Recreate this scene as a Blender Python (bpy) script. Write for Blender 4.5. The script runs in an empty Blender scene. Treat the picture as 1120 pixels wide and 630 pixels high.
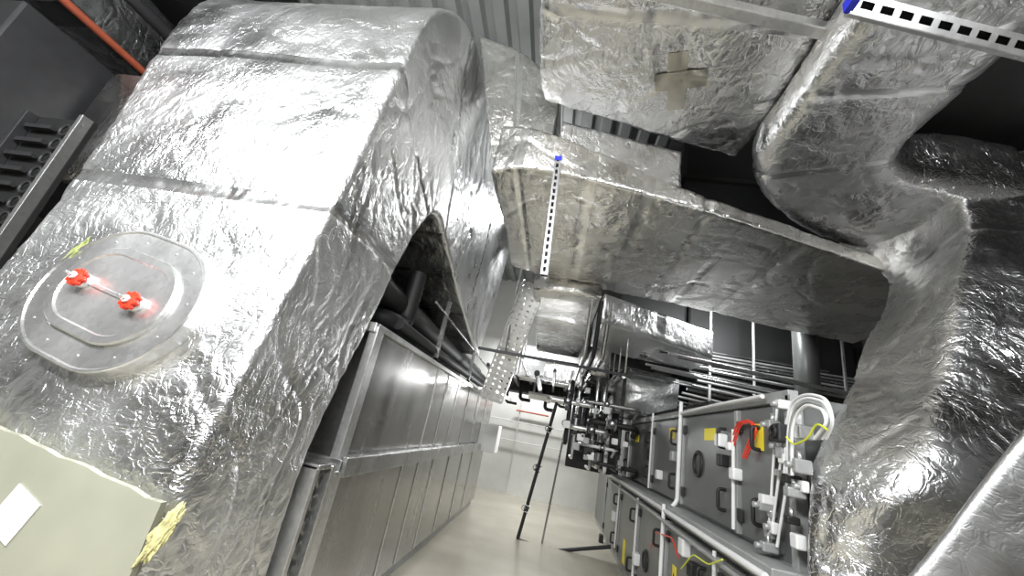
import bpy, bmesh, math, random
from mathutils import Vector, Matrix, noise
random.seed(7)
EYE=1.6
F_PX=430.0
# ---------------------------------------------------------------- camera frame
Yc=Vector((41,-162,-F_PX)).normalized()
vy=F_PX**2/153.8
Zc=Vector((0.2*vy,vy,-F_PX)); Zc=(Zc-Zc.dot(Yc)*Yc).normalized()
Xc=Yc.cross(Zc).normalized()
ROT=Matrix((Xc,Yc,Zc))
def ray(px,py): return ROT@Vector((px-560,315-py,-F_PX))
def PX(px,py,x):
    r=ray(px,py); return r*(x/r.x)
def PY(px,py,y):
    r=ray(px,py); return r*(y/r.y)
def PZ(px,py,z):
    r=ray(px,py); return r*(z/r.z)
def V(*a): return Vector(a)
scene=bpy.context.scene
scene.view_settings.view_transform='Standard'
# ---------------------------------------------------------------- materials
def new_mat(name):
    m=bpy.data.materials.new(name); m.use_nodes=True
    nt=m.node_tree; b=nt.nodes['Principled BSDF']
    return m,nt,b
def setv(b,base=None,metal=None,rough=None):
    if base is not None: b.inputs['Base Color'].default_value=(*base,1)
    if metal is not None: b.inputs['Metallic'].default_value=metal
    if rough is not None: b.inputs['Roughness'].default_value=rough
def ramp(nt,src,stops):
    r=nt.nodes.new('ShaderNodeValToRGB')
    el=r.color_ramp.elements
    while len(el)<len(stops): el.new(0.5)
    for e,(p,c) in zip(el,stops):
        e.position=p; e.color=(*c,1) if len(c)==3 else c
    nt.links.new(src,r.inputs[0]); return r
def mth(nt,op,a,b=None):
    n=nt.nodes.new('ShaderNodeMath'); n.operation=op
    for i,s in enumerate((a,b)):
        if s is None: continue
        if isinstance(s,(int,float)): n.inputs[i].default_value=s
        else: nt.links.new(s,n.inputs[i])
    return n.outputs[0]
def plain(name,base,metal=0,rough=.5,var=.12,scale=8,bump=.0):
    m,nt,b=new_mat(name); setv(b,base,metal,rough)
    tc=nt.nodes.new('ShaderNodeTexCoord')
    n=nt.nodes.new('ShaderNodeTexNoise'); n.inputs['Scale'].default_value=scale; n.inputs['Detail'].default_value=5
    nt.links.new(tc.outputs['Object'],n.inputs['Vector'])
    lo=tuple(max(0,c*(1-var)) for c in base); hi=tuple(min(1,c*(1+var)) for c in base)
    r=ramp(nt,n.outputs['Fac'],[(.3,lo),(.7,hi)])
    nt.links.new(r.outputs[0],b.inputs['Base Color'])
    if bump>0:
        bp=nt.nodes.new('ShaderNodeBump'); bp.inputs['Strength'].default_value=bump; bp.inputs['Distance'].default_value=.01
        nt.links.new(n.outputs['Fac'],bp.inputs['Height']); nt.links.new(bp.outputs[0],b.inputs['Normal'])
    return m
def foil(name,base=.85,rough=.27,bump=1.0,tint=(1,1,1),sc=1.0,fine=1.0):
    m,nt,b=new_mat(name)
    L=nt.links
    tc=nt.nodes.new('ShaderNodeTexCoord')
    w=nt.nodes.new('ShaderNodeTexNoise'); w.inputs['Scale'].default_value=2.2*sc; w.inputs['Detail'].default_value=3
    L.new(tc.outputs['Object'],w.inputs['Vector'])
    add=nt.nodes.new('ShaderNodeVectorMath'); add.operation='MULTIPLY_ADD'
    L.new(w.outputs['Color'],add.inputs[0]); add.inputs[1].default_value=(.35,.35,.35); L.new(tc.outputs['Object'],add.inputs[2])
    def mapd(mapv,rot):
        mp=nt.nodes.new('ShaderNodeMapping'); mp.inputs['Scale'].default_value=mapv; mp.inputs['Rotation'].default_value=rot
        L.new(add.outputs[0],mp.inputs[0]); return mp.outputs[0]
    def rid(scale,detail,mapv,rot,cap):
        n=nt.nodes.new('ShaderNodeTexNoise'); n.inputs['Scale'].default_value=scale*sc; n.inputs['Detail'].default_value=detail
        L.new(mapd(mapv,rot),n.inputs['Vector'])
        a=mth(nt,'SUBTRACT',n.outputs['Fac'],.5); a=mth(nt,'ABSOLUTE',a)
        return mth(nt,'MINIMUM',a,cap)
    def vor(scale,mapv,rot):
        n=nt.nodes.new('ShaderNodeTexVoronoi'); n.feature='DISTANCE_TO_EDGE'; n.inputs['Scale'].default_value=scale*sc
        L.new(mapd(mapv,rot),n.inputs['Vector']); return n.outputs['Distance']
    v1=vor(4,(1,1.7,.7),(.3,.5,.4))
    v2=vor(12,(1.5,.7,.9),(.9,.2,1.1))
    r1=rid(4,2,(1,1.8,.7),(.7,.1,.9),.035)
    r2=rid(12,2,(1.8,.6,.9),(.2,1.0,.6),.05)
    r3=rid(22,3,(.6,1,1.5),(1.2,.3,.2),.08)
    h=mth(nt,'MULTIPLY',v1,.55)
    h=mth(nt,'ADD',h,mth(nt,'MULTIPLY',v2,.35*fine))
    h=mth(nt,'ADD',h,mth(nt,'MULTIPLY',r1,2.4))
    h=mth(nt,'ADD',h,mth(nt,'MULTIPLY',r2,1.4*fine))
    h=mth(nt,'ADD',h,mth(nt,'MULTIPLY',r3,.6*fine))
    bp=nt.nodes.new('ShaderNodeBump'); bp.inputs['Strength'].default_value=min(1,bump); bp.inputs['Distance'].default_value=.02*max(1,bump)
    L.new(h,bp.inputs['Height']); L.new(bp.outputs[0],b.inputs['Normal'])
    r=ramp(nt,w.outputs['Fac'],[(.3,(rough*.75,)*3),(.7,(rough*1.4,)*3)])
    L.new(r.outputs[0],b.inputs['Roughness'])
    cr=ramp(nt,w.outputs['Fac'],[(.3,tuple(base*.88*t for t in tint)),(.6,tuple(base*t for t in tint))])
    L.new(cr.outputs[0],b.inputs['Base Color'])
    b.inputs['Metallic'].default_value=1.0
    return m
M_FOIL=foil('foil_insulation',.97,.33,.9)
M_FOILD=foil('foil_insulation_dull',.90,.25,.85,(1,1,1),1.1)
M_FOILW=foil('foil_insulation_warm',.86,.25,.75,(1,.985,.95),1.1)
M_FOILS=foil('foil_smooth',.62,.38,.25,(1,1,1),1.3)
M_TAPE=foil('foil_tape',.99,.24,.3,(1,1,1),.8,.5)
M_TAPEW=foil('foil_tape_dull',.95,.22,.3,(1,.99,.96),.8,.5)
M_TAPED=foil('aged_tape',.62,.32,.3,(1,.96,.84),.8,.5)
def galv(name,base=.6,rough=.38,tint=(1,1,.99)):
    m,nt,b=new_mat(name); L=nt.links
    tc=nt.nodes.new('ShaderNodeTexCoord')
    v=nt.nodes.new('ShaderNodeTexVoronoi'); v.inputs['Scale'].default_value=40
    L.new(tc.outputs['Object'],v.inputs['Vector'])
    n=nt.nodes.new('ShaderNodeTexNoise'); n.inputs['Scale'].default_value=2.5; n.inputs['Detail'].default_value=6
    mp=nt.nodes.new('ShaderNodeMapping'); mp.inputs['Scale'].default_value=(1,1.5,.25)
    L.new(tc.outputs['Object'],mp.inputs[0]); L.new(mp.outputs[0],n.inputs['Vector'])
    s=mth(nt,'ADD',mth(nt,'MULTIPLY',v.outputs['Color'],.25),mth(nt,'MULTIPLY',n.outputs['Fac'],.9))
    r=ramp(nt,s,[(.3,tuple(base*.75*t for t in tint)),(.8,tuple(min(1,base*1.15*t) for t in tint))])
    L.new(r.outputs[0],b.inputs['Base Color'])
    rr=ramp(nt,n.outputs['Fac'],[(.3,(rough*.75,)*3),(.7,(rough*1.35,)*3)])
    L.new(rr.outputs[0],b.inputs['Roughness'])
    b.inputs['Metallic'].default_value=.9
    return m
M_GALV=galv('galvanised_steel',.5,.27)
M_CASE=galv('galvanised_casing',.40,.22,(1,.985,.95))
M_GALVL=galv('galvanised_steel_light',.78,.32)
M_ALU=galv('aluminium',.78,.3)
M_DARK=plain('dark_painted_steel',(.035,.035,.037),.3,.5)
M_BLACK=plain('black_rubber_insulation',(.012,.012,.012),0,.55)
M_GREY=plain('grey_cabinet_paint',(.145,.15,.145),.3,.36,.06,3)
M_GREYF=plain('grey_frame',(.36,.365,.36),.3,.4)
M_WHITE=plain('white_plastic',(.75,.75,.74),0,.4,.04)
M_BEIGE=plain('beige_painted_duct',(.38,.38,.30),.1,.3,.10,3)
M_FLOOR=plain('floor_coating',(.46,.43,.35),0,.22,.10,1.5)
M_WALL=plain('wall_paint',(.24,.24,.235),0,.7,.06,3)
M_WALLW=plain('white_wall_paint',(.8,.8,.76),0,.6,.05,3)
M_CEIL=plain('ceiling_deck_paint',(.34,.35,.34),.2,.5,.1,3)
M_YEL=plain('yellow_label',(.85,.70,.04),0,.5,.03)
M_YELC=plain('yellow_cable',(.70,.75,.05),0,.4,.03)
M_RED=plain('red_plastic',(.8,.05,.02),0,.35,.05)
M_REDP=plain('rust_orange_pipe',(.42,.10,.05),0,.45,.1)
M_BLUE=plain('blue_cap',(.01,.02,.55),0,.4,.03)
M_WOOL=plain('glass_wool',(.62,.58,.28),0,.9,.3,25,1.0)
M_WOOLG=plain('glass_wool_green',(.30,.34,.12),0,.9,.35,25,1.0)
M_PAPER=plain('label_paper',(.85,.85,.85),0,.6,.02)
M_HOLE=plain('black_void',(.004,.004,.004),0,.8,.0)
# ---------------------------------------------------------------- helpers
def obj(name,me,mat,parent=None,smooth=False):
    o=bpy.data.objects.new(name,me); scene.collection.objects.link(o)
    if mat:
        for mm in (mat if isinstance(mat,(list,tuple)) else [mat]): me.materials.append(mm)
    if smooth and me.polygons:
        for p in me.polygons: p.use_smooth=True
    if parent: o.parent=parent
    return o
def empty(name):
    e=bpy.data.objects.new(name,None); scene.collection.objects.link(e); e.empty_display_size=.1
    return e
def box(name,lo,hi,mat,parent=None,bev=0.0,M=None):
    bm=bmesh.new(); bmesh.ops.create_cube(bm,size=1)
    c=[(lo[i]+hi[i])/2 for i in range(3)]; s=[abs(hi[i]-lo[i]) for i in range(3)]
    for v in bm.verts: v.co=Vector((v.co.x*s[0]+c[0],v.co.y*s[1]+c[1],v.co.z*s[2]+c[2]))
    if bev>0: bmesh.ops.bevel(bm,geom=bm.edges[:],offset=min(bev,min(s)*.4),segments=2,affect='EDGES',profile=.5)
    if M is not None: bmesh.ops.transform(bm,matrix=M,verts=bm.verts)
    me=bpy.data.meshes.new(name); bm.to_mesh(me); bm.free()
    return obj(name,me,mat,parent)
def bar(name,p0,p1,w,h,mat,parent=None,up=(0,0,1)):
    p0=Vector(p0);p1=Vector(p1);a=(p1-p0);L=a.length;a.normalize();s=a.cross(Vector(up)).normalized();u=s.cross(a)
    M=Matrix(((a.x,s.x,u.x,p0.x),(a.y,s.y,u.y,p0.y),(a.z,s.z,u.z,p0.z),(0,0,0,1)))
    return box(name,(0,-w/2,-h/2),(L,w/2,h/2),mat,parent,min(w,h)*.1,M)
def cyl(name,p0,p1,r,mat,parent=None,segs=20,r2=None):
    p0=Vector(p0);p1=Vector(p1); d=p1-p0
    bm=bmesh.new(); bmesh.ops.create_cone(bm,cap_ends=True,segments=segs,radius1=r,radius2=r if r2 is None else r2,depth=d.length)
    q=d.to_track_quat('Z','Y').to_matrix().to_4x4()
    bmesh.ops.transform(bm,matrix=Matrix.Translation((p0+p1)/2)@q,verts=bm.verts)
    for f in bm.faces: f.smooth=len(f.verts)==4
    me=bpy.data.meshes.new(name); bm.to_mesh(me); bm.free()
    return obj(name,me,mat,parent)
def torus(name,c,axis,R,r,mat,parent=None):
    bm=bmesh.new(); c=Vector(c); q=Vector(axis).to_track_quat('Z','Y').to_matrix()
    N,K=24,8; g=[]
    for i in range(N):
        a=2*math.pi*i/N; row=[]
        for k in range(K):
            b=2*math.pi*k/K
            row.append(bm.verts.new(c+q@Vector(((R+r*math.cos(b))*math.cos(a),(R+r*math.cos(b))*math.sin(a),r*math.sin(b)))))
        g.append(row)
    for i in range(N):
        for k in range(K): bm.faces.new((g[i][k],g[(i+1)%N][k],g[(i+1)%N][(k+1)%K],g[i][(k+1)%K]))
    me=bpy.data.meshes.new(name); bm.to_mesh(me); bm.free()
    return obj(name,me,mat,parent,True)
def pipe(name,pts,r,mat,parent=None,fil=None):
    pts=[Vector(p) for p in pts]; fil=fil if fil is not None else r*2.2
    out=[pts[0]]
    for i in range(1,len(pts)-1):
        a,b,c=pts[i-1],pts[i],pts[i+1]
        f=min(fil,(a-b).length*.45,(c-b).length*.45)
        s=b+(a-b).normalized()*f; e=b+(c-b).normalized()*f
        for k in range(6):
            t=k/5; out.append(s*(1-t)**2+b*2*t*(1-t)+e*t*t)
    out.append(pts[-1])
    cu=bpy.data.curves.new(name,'CURVE'); cu.dimensions='3D'; cu.bevel_depth=r; cu.bevel_resolution=4; cu.use_fill_caps=True
    sp=cu.splines.new('POLY'); sp.points.add(len(out)-1)
    for p,q in zip(sp.points,out): p.co=(*q,1)
    sp.use_smooth=True
    cu.materials.append(mat)
    o=bpy.data.objects.new(name,cu); scene.collection.objects.link(o)
    if parent: o.parent=parent
    return o
def cr(p0,p1,p2,p3,t):
    return .5*((2*p1)+(p2-p0)*t+(2*p0-5*p1+4*p2-p3)*t*t+(3*p1-p0-3*p2+p3)*t**3)
def disp(p,amp,seed):
    q=p+Vector((seed*3.1,seed*1.7,seed*2.3))
    w=Vector((noise.noise(q*1.3),noise.noise(q*1.3+V(9,0,0)),noise.noise(q*1.3+V(0,9,0))))*.35
    q2=q+w
    a=noise.noise(q*1.1)*.020
    a-=(1-min(1,abs(noise.noise(Vector((q2.x*1.7,q2.y*2.4,q2.z*1.4))))*8))*.007
    a-=(1-min(1,abs(noise.noise(Vector((q2.x*5,q2.y*4,q2.z*6))))*5))*.0035
    a+=abs(noise.noise(Vector((q2.x*13,q2.y*9,q2.z*11))))*.0045
    return a*amp
def duct(name,secs,mat,tape=None,r=.06,res=.03,smooth=True,amp=1.0,seams=(),seed=1,parent=None):
    secs=[[Vector(c) for c in s] for s in secs]
    n=len(secs); rings=[]; par=[]
    for i in range(n-1):
        L=max((secs[i+1][k]-secs[i][k]).length for k in range(4))
        st=max(2,int(L/res))
        for j in range(st+(1 if i==n-2 else 0)):
            t=j/st; q=[]
            for k in range(4):
                p1,p2=secs[i][k],secs[i+1][k]
                if smooth:
                    p0=secs[i-1][k] if i>0 else 2*p1-p2
                    p3=secs[i+2][k] if i+2<n else 2*p2-p1
                    q.append(cr(p0,p1,p2,p3,t))
                else: q.append(p1.lerp(p2,t))
            rings.append(q); par.append(i+t)
    cnt=[max(3,int(max((s[(k+1)%4]-s[k]).length for s in secs)/res)) for k in range(4)]
    bm=bmesh.new(); VR=[]
    for q in rings:
        row=[]
        for k in range(4):
            c=q[k]; pv=q[k-1]; nx=q[(k+1)%4]
            rr=min(r,(pv-c).length*.45,(nx-c).length*.45)
            s=c+(pv-c).normalized()*rr; e=c+(nx-c).normalized()*rr
            for j in range(5):
                t=j/4; row.append(s*(1-t)**2+c*2*t*(1-t)+e*t*t)
            c2=nx; r2=min(r,(c2-c).length*.45); e2=c2+(c-c2).normalized()*r2
            for j in range(1,cnt[k]):
                row.append(e.lerp(e2,j/cnt[k]))
        VR.append([bm.verts.new(p) for p in row])
    tapeR=set()
    for s in seams:
        k=min(range(len(par)),key=lambda a:abs(par[a]-s)); tapeR.update((k-2,k-1,k,k+1))
    for i in range(len(VR)-1):
        m=len(VR[i])
        for j in range(m):
            f=bm.faces.new((VR[i][j],VR[i][(j+1)%m],VR[i+1][(j+1)%m],VR[i+1][j])); f.smooth=True
            if i in tapeR and tape: f.material_index=1
    for row in (VR[0],VR[-1]):
        cc=sum((v.co for v in row),Vector())/len(row); cv=bm.verts.new(cc); m=len(row)
        for j in range(m):
            f=bm.faces.new((row[j],row[(j+1)%m],cv)); f.smooth=True
    bmesh.ops.recalc_face_normals(bm,faces=bm.faces[:])
    bm.normal_update()
    nr=[[v.normal.copy() for v in row] for row in VR]
    for i,row in enumerate(VR):
        ds=min([abs(par[i]-s) for s in seams] or [9])
        for j,v in enumerate(row):
            d=disp(v.co,amp,seed)
            if ds<.5: d-=.008*math.exp(-(ds/.05)**2)*amp
            v.co+=nr[i][j]*d
    me=bpy.data.meshes.new(name); bm.to_mesh(me); bm.free()
    return obj(name,me,[mat]+([tape] if tape else []),parent)
def secx(x,y0,y1,z0,z1): return [(x,y0,z0),(x,y1,z0),(x,y1,z1),(x,y0,z1)]
def secy(y,x0,x1,z0,z1): return [(x0,y,z0),(x1,y,z0),(x1,y,z1),(x0,y,z1)]

# ================================================================= ROOM
FZ=-EYE; CZ=4.3
box('floor',(-6.8,-4.5,FZ-.1),(5.5,11.6,FZ),M_FLOOR)
box('wall_far',(-6.8,11.5,FZ),(5.5,11.65,CZ+.05),M_WALLW)
box('wall_back',(-6.8,-4.65,FZ),(5.5,-4.5,CZ+.05),M_WALL)
box('wall_left',(-6.95,-4.65,FZ),(-6.8,11.65,CZ+.05),M_WALL)
box('wall_right',(5.5,-4.65,FZ),(5.65,11.65,CZ+.05),M_WALL)
bm=bmesh.new(); prof=[]
x=-6.9
while x<5.6:
    for dx,dz in ((0,0),(.13,0),(.16,.09),(.25,.09)):
        prof.append((x+dx,CZ+dz))
    x+=.28
a=[bm.verts.new((p[0],-4.6,p[1])) for p in prof]; b=[bm.verts.new((p[0],11.6,p[1])) for p in prof]
for i in range(len(a)-1): bm.faces.new((a[i],a[i+1],b[i+1],b[i]))
me=bpy.data.meshes.new('ceiling'); bm.to_mesh(me); bm.free()
o=obj('ceiling',me,M_CEIL)
sm=o.modifiers.new('thick','SOLIDIFY'); sm.thickness=.02; sm.offset=1

# ================================================================= A: big foreground duct
prA=[((1.535,-1.58),(2.40,-1.58),-3.0),((1.535,-.5),(2.36,-.5),-3.0),((1.66,.27),(2.55,.4),-3.02),((1.80,1.2),(2.78,1.15),-3.15),
     ((1.90,2.15),(2.98,1.6),-3.35),((2.1,3.0),(3.2,1.74),-3.45),((2.75,3.6),(3.5,1.7),-3.45),((3.6,3.82),(4.1,1.55),-3.3),((5.4,3.75),(5.1,1.3),-3.2),((7.3,3.4),(6.4,1.02),-3.2)]
secs=[[(xl,o_[0],o_[1]),(-1.34,o_[0],o_[1]),(-1.34,i_[0],i_[1]),(xl,i_[0],i_[1])] for o_,i_,xl in prA]
duct('foil_insulated_duct',secs,M_FOIL,M_TAPE,r=.055,res=.022,amp=1.3,seams=(2.75,4.0,6.0,7.1,8.0),seed=1)
e=empty('beige_duct_base')
bm=bmesh.new()
N=40
fr=[]
for i in range(N+1):
    xx=-4.2+(2.87)*i/N
    zt=-.48+(-1.33-xx)*.125+.012*noise.noise(V(xx*9,0,0))
    fr.append((bm.verts.new((xx,1.475,FZ)),bm.verts.new((xx,1.475,zt)),bm.verts.new((xx,1.50,zt)),bm.verts.new((xx,1.50,FZ))))
for a,b in zip(fr,fr[1:]):
    for q in range(3): bm.faces.new((a[q],b[q],b[q+1],a[q+1]))
bm.faces.new(fr[-1]); bm.faces.new(fr[0])
bmesh.ops.recalc_face_normals(bm,faces=bm.faces[:])
me=bpy.data.meshes.new('casing'); bm.to_mesh(me); bm.free(); obj('casing',me,M_BEIGE,e)
p=PY(15,562,1.474)
Ml=Matrix.Translation(p)@Matrix.Rotation(.35,4,'Y')
box('paper_label',(-.07,-.004,-.075),(.07,.0,.075),M_PAPER,e,0,Ml)
def blob(name,c,s,mat,parent=None,seed=0,rot=0):
    bm=bmesh.new(); bmesh.ops.create_icosphere(bm,subdivisions=5,radius=1)
    for v in bm.verts:
        k=1+.45*noise.noise(v.co*2.2+V(seed,0,0))+.25*noise.noise(v.co*7+V(seed,3,0))
        v.co=Vector((v.co.x*s[0],v.co.y*s[1],v.co.z*s[2]))*k
    bmesh.ops.transform(bm,matrix=Matrix.Translation(c)@Matrix.Rotation(rot,4,'Y'),verts=bm.verts)
    me=bpy.data.meshes.new(name); bm.to_mesh(me); bm.free()
    return obj(name,me,mat,parent,True)
blob('glass_wool_insulation',PY(176,584,1.475),(.030,.010,.095),M_WOOL,seed=3,rot=.35)

# ---- access hatch
def stadium(hw,hh,n=28):
    pts=[]; r=hh; s=hw-hh
    for i in range(n+1):
        a=-math.pi/2+math.pi*i/n; pts.append((s+r*math.cos(a),r*math.sin(a)))
    for i in range(n+1):
        a=math.pi/2+math.pi*i/n; pts.append((-s+r*math.cos(a),r*math.sin(a)))
    return pts
hatch=empty('duct_access_hatch')
HC=V(-2.13,1.60,.24)
nrm=V(0,-1,.17).normalized(); ax=V(1,0,0); up=nrm.cross(ax)
if up.z<0: up=-up
MH=Matrix(((ax.x,up.x,nrm.x,HC.x),(ax.y,up.y,nrm.y,HC.y),(ax.z,up.z,nrm.z,HC.z),(0,0,0,1)))@Matrix.Rotation(math.radians(-11),4,'Z')
def stad_loft(name,prof,mat,M,cap=True,parent=None):
    bm=bmesh.new(); rows=[]
    for hw,hh,h in prof: rows.append([bm.verts.new(M@Vector((p[0],p[1],h))) for p in stadium(hw,hh)])
    for a,b in zip(rows,rows[1:]):
        m=len(a)
        for j in range(m): bm.faces.new((a[j],a[(j+1)%m],b[(j+1)%m],b[j]))
    if cap: bm.faces.new(rows[-1])
    bmesh.ops.recalc_face_normals(bm,faces=bm.faces[:])
    me=bpy.data.meshes.new(name); bm.to_mesh(me); bm.free(); return obj(name,me,mat,parent)
stad_loft('mounting_plate',[(.445,.345,-.08),(.45,.35,.008),(.445,.345,.014),(.437,.337,.014),(.43,.33,.007),(.345,.235,.006),(.34,.23,.004)],M_ALU,MH,True,hatch)
stad_loft('lid',[(.335,.225,.003),(.335,.225,.024),(.327,.217,.030),(.295,.185,.030),(.288,.178,.022),(.28,.17,.022)],M_ALU,MH,True,hatch)
def LP(x,y,z): return MH@Vector((x,y,z))
for k,sx in enumerate((-.18,.18)):
    cyl(f'knob_base_{k+1}',LP(sx,0,.022),LP(sx,0,.05),.036,M_WHITE,hatch,28)
    cyl(f'knob_{k+1}',LP(sx,0,.05),LP(sx,0,.078),.036,M_RED,hatch,8)
    for j in range(8):
        a=j*math.pi/4; cyl(f'knob_{k+1}_lobe_{j+1}',LP(sx+.034*math.cos(a),.034*math.sin(a),.051),LP(sx+.034*math.cos(a),.034*math.sin(a),.077),.010,M_RED,hatch,10)
    cyl(f'knob_{k+1}_nut',LP(sx,0,.078),LP(sx,0,.092),.018,M_WHITE,hatch,6)
    cyl(f'knob_{k+1}_stud',LP(sx,0,.09),LP(sx,0,.125),.007,M_ALU,hatch,10)
box('stiffener_bar',(-.17,-.010,.022),(.17,.010,.030),M_ALU,hatch,.003,MH)
st=stadium(.392,.287,5)
for j,p in enumerate(st): cyl(f'rivet_{j+1}',LP(p[0],p[1],.004),LP(p[0],p[1],.010),.006,M_GALVL,hatch,10)
blob('exposed_insulation',LP(-.44,.04,-.01),(.022,.018,.13),M_WOOLG,hatch,5,.3)

# ================================================================= upper ducts
Bd=duct('foil_insulated_duct',[secy(-1.6,-.49,1.33,2.62,3.3),secy(1.2,-.49,1.33,2.62,3.3),
   [(-.49,2.3,2.62),(1.34,2.5,2.62),(1.34,2.5,3.3),(-.49,2.3,3.3)],
   [(-.47,2.58,2.64),(1.31,3.08,2.64),(1.31,3.1,3.25),(-.47,2.6,3.25)]],M_FOILD,M_TAPE,r=.07,res=.024,seams=(1.4,),seed=2,amp=1.3)
def patch(cx,cy,w,l,rot,z0,amp,seed,mat,parent,off):
    bm=bmesh.new(); n=18; g=[]
    for i in range(n+1):
        row=[]
        for j in range(n+1):
            u=(i/n-.5)*w; v=(j/n-.5)*l
            p=V(cx+u*math.cos(rot)-v*math.sin(rot),cy+u*math.sin(rot)+v*math.cos(rot),z0)
            p.z=z0-disp(p,amp,seed)-off
            row.append(bm.verts.new(p))
        g.append(row)
    for i in range(n):
        for j in range(n): bm.faces.new((g[i][j],g[i][j+1],g[i+1][j+1],g[i+1][j])).smooth=True
    me=bpy.data.meshes.new('tape_patch'); bm.to_mesh(me); bm.free(); obj('tape_patch',me,mat,parent)
pc_=PZ(740,92,2.61)
patch(pc_.x,pc_.y,.13,.50,-.25,2.62,1.3,2,M_TAPED,Bd,.006)
patch(pc_.x+.02,pc_.y-.03,.36,.15,-.25,2.62,1.3,2,M_TAPED,Bd,.010)
def quad(L,R,z0,z1,s=.94): 
    return [(L[0]*s,L[1]*s,z0),(R[0]*s,R[1]*s,z0),(R[0]*s,R[1]*s,z1),(L[0]*s,L[1]*s,z1)]
duct('foil_insulated_duct',[quad((1.30,-1.6),(2.22,-1.6),2.25,2.57),quad((1.30,1.2),(2.22,1.2),2.25,2.57),quad((1.31,2.25),(2.22,2.1),2.25,2.57),
   quad((1.38,2.95),(2.26,2.62),2.25,2.6),quad((1.85,3.55),(2.5,2.85),2.25,2.7),quad((2.5,3.9),(2.85,2.9),2.22,2.8),quad((3.3,4.1),(3.4,2.95),2.22,2.8)],M_FOILD,M_TAPE,r=.14,res=.025,seams=(1.9,3.1),seed=3,amp=1.3)
duct('foil_insulated_duct',[secx(-.28,2.74,3.5,2.03,2.6),secx(.80,2.98,3.6,2.03,2.6)],M_FOILD,M_TAPE,r=.05,seed=4,amp=.9)
duct('foil_insulated_duct',[secx(-.80,2.76,4.75,2.0,2.5),secx(-.35,2.68,5.0,2.0,2.4),secx(.8,2.95,5.25,2.0,2.18),secx(1.6,3.2,5.4,2.0,2.15),secx(3.0,3.72,5.72,2.0,2.15),secx(4.0,4.05,5.9,2.0,2.15)],
   M_FOILW,M_TAPEW,r=.04,res=.025,seams=(.6,1.35,1.75,2.3,2.8,3.3),seed=5,amp=1.2)
duct('foil_insulated_duct',[[(-.80,2.82,2.02),(-.80,3.6,2.02),(-1.30,3.6,3.7),(-1.30,2.82,3.7)],[(-.6,2.82,2.03),(-.6,3.6,2.03),(-.8,3.6,3.5),(-.8,2.82,3.5)],secx(-.36,2.85,3.6,2.06,3.1)],M_FOILW,M_TAPEW,r=.06,res=.025,seams=(.9,),seed=6,amp=.9)
duct('foil_insulated_duct',[secy(5.0,-.5,.42,1.8,2.0),secy(9.2,-.6,.42,1.8,2.3)],M_FOILW,M_TAPE,r=.05,res=.05,seams=(.3,.6),seed=7)
duct('foil_insulated_duct',[secx(.45,5.0,6.6,1.5,1.9),secx(2.15,5.9,7.3,1.45,1.9)],M_FOIL,M_TAPE,r=.08,res=.04,seams=(.5,),seed=8)
duct('foil_insulated_duct',[secy(7.3,1.05,2.1,.62,1.36),secy(8.8,1.05,2.1,.62,1.36)],M_FOIL,M_TAPE,r=.08,res=.05,seed=9)
duct('foil_insulated_duct',[secx(-1.0,8.4,9.1,1.05,1.5),secx(.95,8.4,9.1,1.05,1.5)],M_FOIL,M_TAPE,r=.08,res=.05,seams=(.4,),seed=15)
duct('foil_insulated_duct',[secy(6.2,.45,.75,1.0,1.42),secy(8.3,.45,.75,1.0,1.42)],M_FOILD,M_TAPE,r=.06,res=.05,seams=(.3,),seed=16)
D=[[(2.5,3.8,2.25),(2.72,2.95,2.72),(4.1,2.75,2.9),(4.1,3.9,2.3)],
   [(2.85,3.75,1.95),(2.73,2.76,2.05),(4.1,2.6,2.1),(4.1,3.8,1.9)],
   [(2.42,3.3,1.35),(2.3,2.45,1.35),(3.7,2.3,1.4),(3.7,3.3,1.35)],
   [(1.97,2.9,.84),(1.97,2.27,.73),(3.4,2.1,.75),(3.4,2.9,.82)],
   [(1.40,2.47,.18),(1.58,2.05,.14),(2.95,1.95,.15),(2.95,2.47,.2)],
   [(1.30,2.42,-.33),(1.44,2.22,-.32),(2.8,2.0,-.3),(2.8,2.42,-.3)],
   [(1.30,2.42,-1.58),(1.46,2.2,-1.58),(2.8,2.0,-1.58),(2.8,2.42,-1.58)]]
duct('foil_insulated_duct',D,M_FOILD,M_TAPE,r=.09,res=.025,seams=(1.2,),seed=10,amp=1.7)
w=V(.75,-.25,-.75); d=V(.25,.22,.05)
duct('smooth_foil_duct',[[a,a+w,a+w+d,a+d] for a in (V(.98,1.82,-.62),V(1.25,1.70,-.216),V(1.57,1.57,.32),V(2.05,1.38,1.05))],M_FOILS,None,r=.04,seed=11,amp=.25)

for lo,hi in (((1.0,3.7,2.85),(2.3,5.6,3.9)),((2.35,-.6,3.0),(5.4,5.8,4.0)),((-.3,4.2,2.55),(.95,11,3.7)),((2.3,7.6,1.6),(5.2,11,3.6)),((.5,7.5,1.95),(2.25,11,3.4)),((-1.3,9.6,.85),(3.0,10.2,1.75)),((-6.7,4.4,2.4),(-3.6,9,4.2)),((-6.7,.6,3.7),(-3.6,4.2,4.2))):
    box('black_filler_box',lo,hi,M_BLACK,None,.05)  # added black boxes stand in for the dark voids around the ducts

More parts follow.
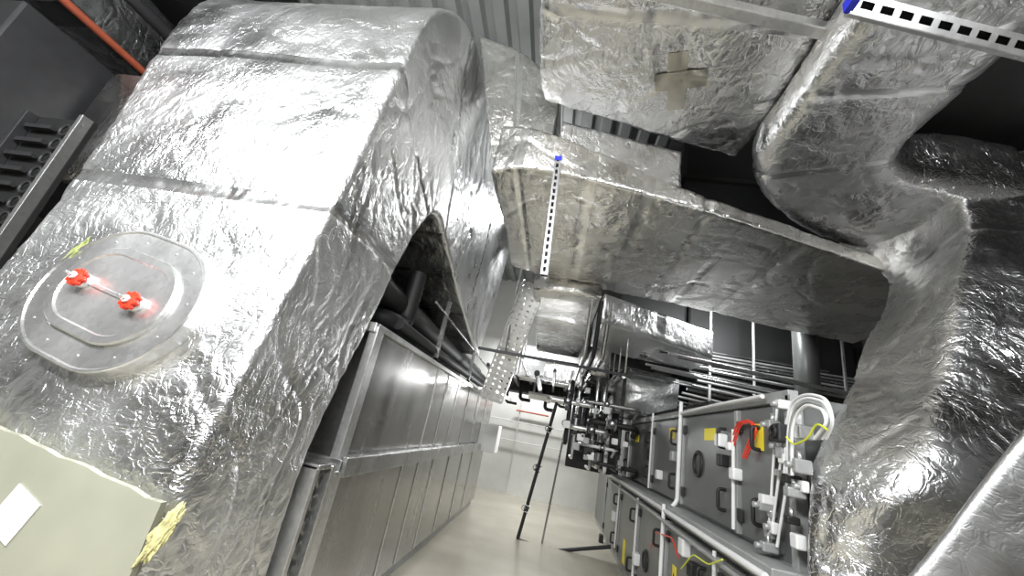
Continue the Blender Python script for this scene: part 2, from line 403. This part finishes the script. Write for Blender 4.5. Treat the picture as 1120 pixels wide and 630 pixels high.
# ================================================================= struts and trays
def strut(name,p0,p1,wd,dp,face,mat,pitch=.05):
    e=empty(name); p0=Vector(p0);p1=Vector(p1); a=(p1-p0).normalized(); n=Vector(face); n=(n-n.dot(a)*a).normalized(); s=a.cross(n)
    L=(p1-p0).length
    def P(u,v,h): return p0+a*u+s*v+n*h
    bm=bmesh.new()
    def q(*pts): bm.faces.new([bm.verts.new(p) for p in pts])
    hw=wd/2; sl=wd*.2
    u=0
    q(P(0,-hw,0),P(L,-hw,0),P(L,-sl,0),P(0,-sl,0)); q(P(0,sl,0),P(L,sl,0),P(L,hw,0),P(0,hw,0))
    while u<L:
        u2=min(L,u+pitch*.35); q(P(u,-sl,0),P(u2,-sl,0),P(u2,sl,0),P(u,sl,0)); u+=pitch
    for sg in (-1,1):
        q(P(0,sg*hw,0),P(L,sg*hw,0),P(L,sg*hw,-dp),P(0,sg*hw,-dp))
        q(P(0,sg*hw,-dp),P(L,sg*hw,-dp),P(L,sg*hw*.6,-dp),P(0,sg*hw*.6,-dp))
    me=bpy.data.meshes.new('channel'); bm.to_mesh(me); bm.free()
    o=obj('channel',me,mat,e); md=o.modifiers.new('t','SOLIDIFY'); md.thickness=.003
    q2=bmesh.new(); q2.faces.new([q2.verts.new(x) for x in (P(0,-hw*.8,-dp*.9),P(L,-hw*.8,-dp*.9),P(L,hw*.8,-dp*.9),P(0,hw*.8,-dp*.9))])
    me=bpy.data.meshes.new('inner_web'); q2.to_mesh(me); q2.free(); obj('inner_web',me,M_DARK,e)
    return e,P
e,P=strut('slotted_strut',(1.13,1.42,2.19),(2.9,1.78,2.19),.085,.04,(0,-.8,-.6),M_GALVL,pitch=.10)
box('blue_end_cap',(1.10,1.38,2.16),(1.135,1.45,2.22),M_BLUE,e)
M_STR=galv('strut_steel',.28,.4)
e2,P=strut('slotted_strut',(-.205,2.6,1.06),(-.25,2.6,2.05),.05,.04,(0,-1,0),M_STR,pitch=.06)
box('blue_end_cap',(-.277,2.595,2.05),(-.223,2.64,2.09),M_BLUE,e2)
bar('support_bar',(.1,1.58,2.51),(1.40,1.82,2.51),.07,.07,M_GALVL)
cyl('threaded_rod',(1.385,1.80,2.6),(1.385,1.80,4.3),.012,M_GALVL)
def perf_tray(name,p0,p1,wd,face,mat):
    e=empty(name); p0=Vector(p0);p1=Vector(p1); a=(p1-p0).normalized(); n=Vector(face); n=(n-n.dot(a)*a).normalized(); s=a.cross(n); L=(p1-p0).length
    for sg in (-1,1): bar('side_rail',p0+s*sg*wd/2,p1+s*sg*wd/2,.02,.07,mat,e,n)
    for f in (-.3,0,.3): bar('inner_strip',p0+s*f*wd,p1+s*f*wd,wd*.19,.004,mat,e,n)
    u=.0
    while u<L:
        bar('rung',p0+a*u-s*wd/2,p0+a*u+s*wd/2,.055,.005,mat,e,n); u+=.085
    return e
perf_tray('cable_tray',(-.93,6.0,.36),(-.54,5.4,2.0),.34,(0,-1,-.2),M_GALVL)
perf_tray('cable_tray',(-1.12,6.5,.5),(-1.12,9.5,.62),.25,(0,0,-1),M_GALVL)

# ================================================================= left galvanised unit
lu=empty('galvanised_air_handling_unit')
XL=-1.34
box('casing_upper',(-3.1,2.68,-.40),(XL,9.0,.5),M_CASE,lu)
box('casing_lower',(-3.1,2.68,FZ+.12),(XL,9.0,-.46),M_CASE,lu)
box('plinth',(-3.05,2.72,FZ),(XL-.04,8.96,FZ+.12),M_GREYF,lu)
box('mid_rail',(-3.1,2.66,-.47),(XL+.07,9.05,-.39),M_GALVL,lu,.008)
box('mid_rail_lip',(XL+.05,2.66,-.49),(XL+.09,9.05,-.37),M_GALV,lu,.005)
box('top_rail',(XL-.03,2.66,.48),(XL+.03,9.02,.525),M_GALVL,lu,.006)
for z0,z1,nm in ((-.39,.5,'post_upper'),(FZ+.1,-.46,'post_lower')):
    box(nm,(XL-.02,2.62,z0),(XL+.045,2.73,z1),M_GALVL,lu,.006)
ys=[4.4,4.9,5.5,6.3,7.2,8.1]
for i,y in enumerate(ys):
    box(f'panel_seam_{i+1}',(XL,y,-.38),(XL+.010,y+.025,.47),M_GALVL,lu,.003)
    box(f'panel_gap_{i+1}',(XL,y+.03,-.38),(XL+.002,y+.042,.47),M_DARK,lu)
    box(f'panel_seam_low_{i+1}',(XL,y-.4,FZ+.13),(XL+.010,y-.375,-.48),M_GALVL,lu,.003)
    box(f'panel_gap_low_{i+1}',(XL,y-.37,FZ+.13),(XL+.002,y-.358,-.48),M_DARK,lu)
box('corner_box',(XL+.0,8.0,-.5),(XL+.36,8.5,-.0),M_WHITE,lu,.01)
box('top_rail_front',(-1.9,2.60,.45),(XL+.03,2.66,.52),M_GALVL,lu,.006)
cf=empty('flexible_duct_connector')
box('frame_front',(-2.9,2.43,FZ),(XL+.03,2.47,-.42),M_GALVL,cf,.005)
box('frame_back',(-2.9,2.575,FZ),(XL+.05,2.61,-.42),M_GALVL,cf,.005)
box('bellows',(-2.85,2.47,FZ+.02),(XL-.06,2.575,-.46),M_BLACK,cf)
for j in range(8):
    z=-.52-j*.13
    torus(f'coil_bend_{j+1}',(XL-.035,2.522,z),(1,0,0),.04,.012,M_GALV,cf)
box('frame_cap',(-2.9,2.43,-.44),(XL+.04,2.62,-.41),M_GALVL,cf,.004)

pb=empty('pipe_bundle')
pipe('dark_pipe_1',[(-1.60,2.9,.90),(-1.60,9.5,.82)],.12,M_BLACK,pb)
pipe('dark_pipe_2',[(-1.95,3.0,1.15),(-1.95,9.5,1.1)],.12,M_BLACK,pb)
pipe('dark_pipe_3',[(-1.42,3.2,.66),(-1.42,9.5,.66)],.05,M_BLACK,pb)
pipe('bend',[(-2.6,3.15,.68),(-1.5,3.15,.68),(-1.5,3.5,.68),(-1.5,3.5,1.25)],.085,M_BLACK,pb,.16)
pipe('steel_pipe',[(-1.39,3.9,1.10),(-1.39,9.0,1.0)],.014,M_GALV,pb)
for y in (4.3,6.2):
    box('pipe_bracket',(-2.1,y,.53),(-1.36,y+.05,.58),M_GALVL,pb)
    box('pipe_bracket_leg',(-1.40,y,.53),(-1.36,y+.05,1.25),M_GALV,pb)
box('black_filler_box',(-3.1,3.4,.55),(-2.2,9,1.2),M_BLACK,None,.05)  # black box filling the space behind the pipes

# ================================================================= upper-left background
box('dark_steel_duct',(-6.5,1.7,.9),(-4.4,4.2,2.35),M_DARK,None,.02)
duct('foil_insulated_duct',[secy(1.2,-6.4,-4.75,2.75,3.5),secy(4.3,-6.4,-4.75,2.75,3.5)],M_FOILD,M_TAPE,r=.08,res=.06,seams=(.3,),seed=13)
duct('foil_insulated_duct',[secy(2.3,-4.3,-3.5,1.2,2.3),secy(7,-4.3,-3.5,1.2,2.3)],M_FOILW,M_TAPE,r=.08,res=.05,seams=(.1,),seed=14,amp=1.4)
pipe('orange_sprinkler_pipe',[(-4.6,.6,2.68),(-4.6,3.2,2.68)],.035,M_REDP)
pipe('dark_pipe',[(-4.35,.6,2.95),(-4.1,4.2,2.95)],.06,M_DARK)
lf=empty('louvre_frame')
box('post',(-3.60,1.90,.0),(-3.565,1.97,1.5),M_GALV,lf,.004)
box('post_left',(-4.1,1.90,.0),(-4.06,1.97,1.5),M_DARK,lf,.004)
box('backing',(-4.1,1.97,.0),(-3.56,2.0,1.5),M_BLACK,lf)
for j in range(12):
    torus(f'ring_{j+1}',(-3.70,1.94,.06+j*.12),(0,1,0),.042,.010,M_DARK,lf)
    box(f'slat_{j+1}',(-4.04,1.92,.05+j*.12),(-3.8,1.95,.08+j*.12),M_DARK,lf)

# ================================================================= right AHU
ru=empty('air_handling_unit')
XR=1.38; XR2=1.22
box('casing_upper',(XR+.03,2.60,-.42),(3.2,10.2,.5),M_GREY,ru)
box('casing_lower',(XR2+.03,2.5,FZ+.12),(3.2,10.2,-.46),M_GREY,ru)
box('plinth',(XR2+.06,2.5,FZ),(3.15,10.2,FZ+.12),M_GREYF,ru)
box('top_rail',(XR-.01,2.58,.46),(XR+.05,10.2,.53),M_GREYF,ru,.006)
box('mid_rail',(XR2-.02,2.48,-.50),(XR+.1,10.2,-.41),M_GREYF,ru,.008)
box('end_post',(XR-.01,2.56,-.42),(XR+.06,2.62,.5),M_GREYF,ru,.006)
def door(y0,y1,z0,z1,x,k):
    box(f'door_{k}',(x-.015,y0,z0),(x+.04,y1,z1),M_GREY,ru,.012)
    for zz in (z0+.12,z1-.12):
        box(f'door_{k}_hinge',(x-.035,y1-.05,zz-.04),(x,y1+.03,zz+.04),M_BLACK,ru,.006)
    for zz in (z0+.18,z1-.2):
        pipe(f'door_{k}_handle',[(x-.01,y0+.16,zz-.07),(x-.07,y0+.16,zz-.07),(x-.07,y0+.16,zz+.07),(x-.01,y0+.16,zz+.07)],.013,M_BLACK,ru)
    box(f'door_{k}_post',(x-.03,y1+.03,z0),(x+.05,y1+.08,z1),M_GREYF,ru,.004)
k=1
for y0,y1 in ((2.75,3.2),(3.3,4.45),(4.6,5.7),(5.85,7.2),(7.35,8.6)):
    door(y0,y1,-.38,.44,XR,k); k+=1
for y0,y1 in ((2.6,3.1),(3.22,4.3),(4.45,5.5),(5.65,6.8),(7,8.4)):
    door(y0,y1,FZ+.15,-.53,XR2,k); k+=1
def label(y,z,x,w=.13,h=.13,tri=True):
    box('warning_label',(x-.021,y-w/2,z-h/2),(x-.016,y+w/2,z+h/2),M_YEL,ru)
    if tri:
        bm=bmesh.new(); s=min(w,h)*.3
        vs=[bm.verts.new((x-.0225,y+s*math.cos(a),z+s*math.sin(a))) for a in (math.pi/2,math.pi*7/6,-math.pi/6)]
        bm.faces.new(vs); me=bpy.data.meshes.new('warning_triangle'); bm.to_mesh(me); bm.free(); obj('warning_triangle',me,M_HOLE,ru)
def lab_px(px,py,x,w,h,tri=True):
    p=PX(px,py,x-.02); label(p.y,p.z,x,w,h,tri)
lab_px(830,478,XR,.11,.17,False); lab_px(776,475,XR,.24,.10,False); lab_px(735,474,XR,.2,.12); lab_px(697,480,XR,.22,.10)
lab_px(682,603,XR2,.16,.28,False); lab_px(737,630,XR2,.1,.15); lab_px(648,580,XR2,.25,.12)
def port(y,z,x,r=.09):
    torus('inspection_port_ring',(x-.02,y,z),(1,0,0),r,.018,M_BLACK,ru); cyl('inspection_port',(x-.022,y,z),(x-.012,y,z),r*.8,M_DARK,ru)
p=PX(766,508,XR); port(p.y,p.z,XR,.1); p=PX(712,497,XR); port(p.y,p.z,XR,.08); port(4.0,-1.0,XR2); port(5.1,-1.05,XR2)
def fit_px(px,py,x,s,mt,dp=.08):
    p=PX(px,py,x); box('sensor_box',(x-dp,p.y-s,p.z-s),(x-.01,p.y+s,p.z+s),mt,ru,.012)
for a in ((795,483,XR,.05,M_WHITE),(797,505,XR,.045,M_BLACK),(807,490,XR,.03,M_WHITE),(812,520,XR,.04,M_WHITE),(742,500,XR,.05,M_GREYF),(725,520,XR,.05,M_WHITE),(700,612,XR2,.06,M_WHITE),(675,565,XR2,.07,M_WHITE),(660,590,XR2,.07,M_BLACK),(755,600,XR2,.06,M_WHITE),(765,625,XR2,.05,M_BLACK)):
    fit_px(*a)
for dx in (0,1,2):
    pts=[PX(a+dx*2,b+dx,XR-.05) for a,b in ((799,485),(806,462),(820,459),(824,470),(812,500))]
    pipe('red_tube',pts,.005,M_RED,ru,.06)
pipe('red_tube',[PX(a,b,XR2-.06) for a,b in ((712,600),(716,582),(735,588),(742,610))],.006,M_RED,ru,.06)
pipe('white_conduit',[(XR-.05,4.52,.6),(XR-.05,4.52,-.36),(XR-.1,4.5,-.42)],.02,M_WHITE,ru)
pipe('white_conduit',[(XR-.05,4.52,.48),(XR-.05,3.6,.50),(XR-.05,2.8,.5)],.014,M_WHITE,ru)
pipe('white_conduit',[(XR2-.04,8.2,-.44),(XR2-.04,2.5,-.46)],.02,M_WHITE,ru)
pipe('white_conduit',[(XR2-.05,4.38,-.4),(XR2-.05,4.38,-1.4)],.018,M_WHITE,ru)
pipe('grey_conduit',[(XR2-.07,7.6,-.52),(XR2-.07,2.6,-.54)],.015,M_GREYF,ru)
for yy,zz0,zz1 in ((5.75,-.38,.55),(7.25,-.38,.5),(3.25,-.36,.3)):
    pipe('white_conduit',[(XR-.045,yy,zz1),(XR-.045,yy,zz0)],.013,M_WHITE,ru)
for yy in (5.56,6.9,3.15):
    pipe('white_conduit',[(XR2-.045,yy,-.5),(XR2-.045,yy,-1.35)],.013,M_WHITE,ru)
for j in range(4):
    o=4*j
    pts=[PX(a,b,XR-.06-.012*j) for a,b in ((858+o*.7,520),(860+o*.5,470),(864+o*.6,440+o),(882,430+o),(905-o*.4,436+o),(912-o*.6,462),(903-o,480))]
    pipe('cable_loop',pts,.008,(M_WHITE,M_WHITE,M_GREYF,M_WHITE)[j],ru,.1)
pipe('yellow_cable',[PX(a,b,XR-.12) for a,b in ((905,470),(893,462),(884,480),(868,487),(860,478))],.005,M_YELC,ru,.06)
pipe('yellow_cable',[PX(a,b,XR2-.1) for a,b in ((745,622),(758,606),(775,618),(790,612))],.005,M_YELC,ru,.06)
random.seed(11)
for j in range(22):
    px=random.uniform(846,884)-.12*(j*7-60)*.5; py=445+j*7.4
    p=PX(px,py,XR-.02); s=random.uniform(.018,.036); dp=random.uniform(.05,.11)
    box(f'actuator_{j+1}',(XR-dp,p.y-s,p.z-s*random.uniform(.6,1.2)),(XR-.015,p.y+s,p.z+s),(M_WHITE,M_GREYF,M_WHITE,M_GREYF,M_GALVL,M_BLACK)[j%6],ru,.008)
    if j%2: cyl(f'gland_{j+1}',(XR-dp*.6,p.y,p.z+s*.5),(XR-dp*.6,p.y,p.z+s+.04),.011,M_GALVL,ru,12)
    if j%3==0: cyl(f'knob_{j+1}',(XR-dp-.03,p.y,p.z),(XR-dp+.01,p.y,p.z),.016,M_GREYF,ru,16)
for a,b in ((850,848),(862,850),(874,858)):
    pipe('vertical_conduit',[PX(a,445,XR-.035),PX(b-8,598,XR-.035)],.008,M_WHITE,ru)
p=PX(872,477,XR); box('actuator_dark',(XR-.12,p.y-.04,p.z-.05),(XR-.03,p.y+.04,p.z+.05),M_DARK,ru,.012)
torus('dark_dial',(XR-.13,p.y,p.z),(1,0,0),.03,.008,M_BLACK,ru)

cyl('round_dark_duct',(3.56,6.2,.55),(3.56,6.2,3.0),.16,M_GREY,None,32)
op=empty('overhead_pipework')
for j in range(9):
    y=4.6+j*.42; z=1.0+.09*(j%3)+j*.03
    pipe(f'cross_pipe_{j+1}',[(1.3,y,z+.1),(5.0,y+.9,z+.1)],.018+.01*(j%2),(M_GALV,M_GALVL,M_DARK)[j%3],op)
for j in range(9):
    z=1.35-.04*j
    pipe(f'low_cross_pipe_{j+1}',[(2.2,6.2+.25*j,z),(5.2,6.6+.35*j,z-.05*(j%2))],.022,(M_GALVL,M_GALV,M_GREYF)[j%3],op)
for j in range(6):
    z=1.62+.07*j
    pipe(f'high_cross_pipe_{j+1}',[(2.2,7.2+.05*j,z),(5.2,7.4+.05*j,z+.03)],.02,(M_GALVL,M_GREYF,M_GALV)[j%3],op)
for j in range(4):
    bar(f'hanger_{j+1}',(2.5+.7*j,7.0,.9),(2.5+.7*j,7.0,2.6),.035,.035,M_GALVL,op,(0,1,0))
for j in range(4):
    pipe(f'run_pipe_{j+1}',[(1.6+.28*j,4.4+.3*j,.62+.05*j),(1.6+.28*j,7.2,.62+.05*j)],.035,(M_BLACK,M_DARK,M_GALV,M_BLACK)[j],op)
for j in range(3):
    pipe(f'hang_pipe_{j+1}',[(.3+.12*j,5.0,1.78),(.3+.12*j,5.3,1.1),(.3+.12*j,9.5,.9)],.03,(M_GALVL,M_BLACK,M_GALV)[j],op)
for j in range(6):
    bar(f'cross_rail_{j+1}',(-1.2,5.6+j*.7,1.0+.12*(j%3)),(1.3,5.8+j*.7,1.0+.12*(j%3)),.03,.04,M_GALV if j%2 else M_DARK,op)
    cyl(f'rod_{j+1}',(.9,5.62+j*.6,1.0),(.9,5.62+j*.6,1.9),.012,M_GALVL,op)
    cyl(f'rodb_{j+1}',(-.8,5.62+j*.6,1.0),(-.8,5.62+j*.6,2.4),.012,M_GALV,op)
for j in range(9):
    pipe(f'far_run_{j+1}',[(-1.15+.27*j,6.4,.9+.09*(j%3)),(-1.15+.27*j,9.6,.9+.09*(j%3))],.03+.018*(j%2),(M_BLACK,M_DARK,M_GALVL)[j%3],op)
for j in range(8):
    x=-1.1+.3*j
    pipe(f'far_drop_{j+1}',[(x,9.4,1.6),(x,9.4,.55+.12*(j%3)),(x+.25,9.4,.55+.12*(j%3))],.03+.01*(j%2),(M_DARK,M_BLACK,M_GALV)[j%3],op)

# ================================================================= pipe cluster with valves
pc=empty('valve_pipework')
def valve(c,axis,r,k,mb=None):
    c=Vector(c); a=Vector(axis).normalized()
    cyl(f'valve_{k}_body',c-a*r*1.3,c+a*r*1.3,r*1.15,mb or M_DARK,pc,14)
    for sg in (-1,1): cyl(f'valve_{k}_flange',c+a*sg*r*1.2,c+a*sg*r*1.6,r*1.75,M_GALVL if k%2 else M_DARK,pc,16)
    n=V(-.5,-1,.1); n=(n-n.dot(a)*a).normalized()
    cyl(f'valve_{k}_stem',c,c+n*r*3,r*.35,M_GALVL,pc,8)
    torus(f'valve_{k}_wheel',c+n*r*3,n,r*1.1,r*.18,M_DARK,pc)
def poly(pxs,y): return [PY(a,b,y) for a,b in pxs]
random.seed(5)
box('dark_backing',(.35,7.9,-.45),(1.3,8.0,1.0),M_DARK,pc,.01)  # dark panel added so the gaps behind the pipes read black
for i in range(7):
    x=.25+.135*i; y=6.6+.16*(i%3)
    r=(.034,.024,.04,.024,.045,.03,.026)[i]
    z1=(.9,1.2,.7,1.3,1.0,.8,1.25)[i]; z0=(-.05,-.25,-.1,-.35,-.3,-.38,-.3)[i]
    mt=(M_BLACK,M_GALVL,M_BLACK,M_GALVL,M_GALV,M_WHITE,M_DARK)[i]
    pipe(f'riser_{i+1}',[(x,y+.6,z0),(x,y,z0),(x,y,z1),(x+.1*(i%2),y+1.2,z1)],r,mt,pc)
    valve((x,y,z0+.28+.1*(i%2)),(0,0,1),r*1.1,i+10,M_GREYF if i%2 else None)
    valve((x,y,z0+.75-.12*(i%2)),(0,0,1),r,i+20)
for i,(x0,x1,z,r,mt) in enumerate(((.75,1.32,-.24,.03,M_BLACK),(.5,1.0,-.02,.022,M_WHITE),(.3,.85,.2,.036,M_GALVL),(.6,1.3,.34,.045,M_BLACK),(-.1,.6,.55,.035,M_GALVL),(.5,1.3,.62,.03,M_GALV))):
    y=6.42+.1*(i%2)
    pipe(f'header_{i+1}',[(x0,y+.7,z),(x0,y,z),(x1,y,z),(x1,y+.3,z-.1)],r,mt,pc)
    valve((x0+.3,y,z),(1,0,0),r*1.1,i+30,M_GREYF)
for k in range(18):
    p=V(random.uniform(.2,1.15),6.3,random.uniform(-.3,.8)); s=random.uniform(.025,.055)
    box(f'gauge_box_{k+1}',p-V(s,.03,s),p+V(s,.06,s),random.choice([M_WHITE,M_GREYF,M_DARK,M_BLACK,M_WHITE]),pc,.01)
pipe('black_riser',poly([(609,440),(566,590),(600,603),(668,598)],7.2),.028,M_BLACK,pc,.03)
pipe('grey_riser',poly([(618,470),(592,598)],7.3),.016,M_GALV,pc)
for k,(a,b) in enumerate(((601,470),(588,512),(576,556),(604,603))): valve(PY(a,b,7.2),(.25,0,1) if k<3 else (1,0,0),.032,k+1)
fw=empty('wall_mounted_pipe')
pipe('red_pipe',[(-1.0,11.40,.50),(-.1,11.40,.50)],.022,M_REDP,fw)
for j in range(2): pipe(f'white_pipe_{j+1}',[(-2.4,11.42,.2-.5*j),(.6,11.42,.2-.5*j)],.012,M_WHITE,fw)
pipe('drop',[(-.9,11.42,-1.5),(-.9,11.42,1.4)],.015,M_WHITE,fw)

# ================================================================= lights (area lights in added housings)
def added_batten(loc,target,size,power,color=(.97,.985,1),wy=.18):
    e=empty('added_batten_light')  # unseen fixture, added as a body for the area light
    loc=Vector(loc); d=(Vector(target)-loc).normalized()
    q=d.to_track_quat('-Z','Y')
    M=Matrix.Translation(loc)@q.to_matrix().to_4x4()
    box('housing',(-size/2-.03,-.11,.01),(size/2+.03,.11,.07),M_WHITE,e,.01,M)
    ld=bpy.data.lights.new('lamp','AREA'); ld.shape='RECTANGLE'; ld.size=size; ld.size_y=wy; ld.energy=power; ld.color=color
    lo=bpy.data.objects.new('lamp',ld); scene.collection.objects.link(lo); lo.matrix_world=M; lo.parent=e
added_batten((-1.1,-.6,2.2),(-2.1,2.2,.4),1.5,215)
added_batten((.6,-2.6,2.9),(.2,2,.8),1.8,145)
added_batten((2.4,-.4,1.9),(2.2,2.5,.9),1.2,38)
added_batten((-3.6,-1.4,3.1),(-2.8,1.5,.5),1.5,155)
added_batten((-.6,10.7,2.2),(-.7,11.4,-.3),1.5,95)  # added out of sight to brighten the far wall
added_batten((-.1,8.9,.72),(-.1,8.0,-1.2),.9,60)  # added under the black box to light the corridor floor
added_batten((-.9,6.2,3.6),(-.9,4.0,4.2),1.0,30)  # added, aimed up to brighten the ceiling deck
added_batten((2.7,5.9,2.45),(1.6,8.3,.8),1.0,90)  # hidden behind the transverse duct, added to brighten the middle distance
added_batten((-.85,6.4,3.1),(-.2,8.3,.7),.6,70)  # also hidden, added to lift the dark pipework beyond
w=bpy.data.worlds.new('World'); scene.world=w; w.use_nodes=True
w.node_tree.nodes['Background'].inputs[0].default_value=(.9,.95,1,1); w.node_tree.nodes['Background'].inputs[1].default_value=.2
# ================================================================= shift up so floor is z=0
bpy.context.view_layer.update()
for o in list(scene.objects):
    if o.parent is None: o.location.z+=EYE
cd=bpy.data.cameras.new('camera'); cam=bpy.data.objects.new('camera',cd); scene.collection.objects.link(cam)
cd.sensor_fit='HORIZONTAL'; cd.sensor_width=36; cd.lens=F_PX/1120*36; cd.clip_start=.02
cam.matrix_world=Matrix.Translation((0,0,EYE))@ROT.to_4x4()
scene.camera=cam
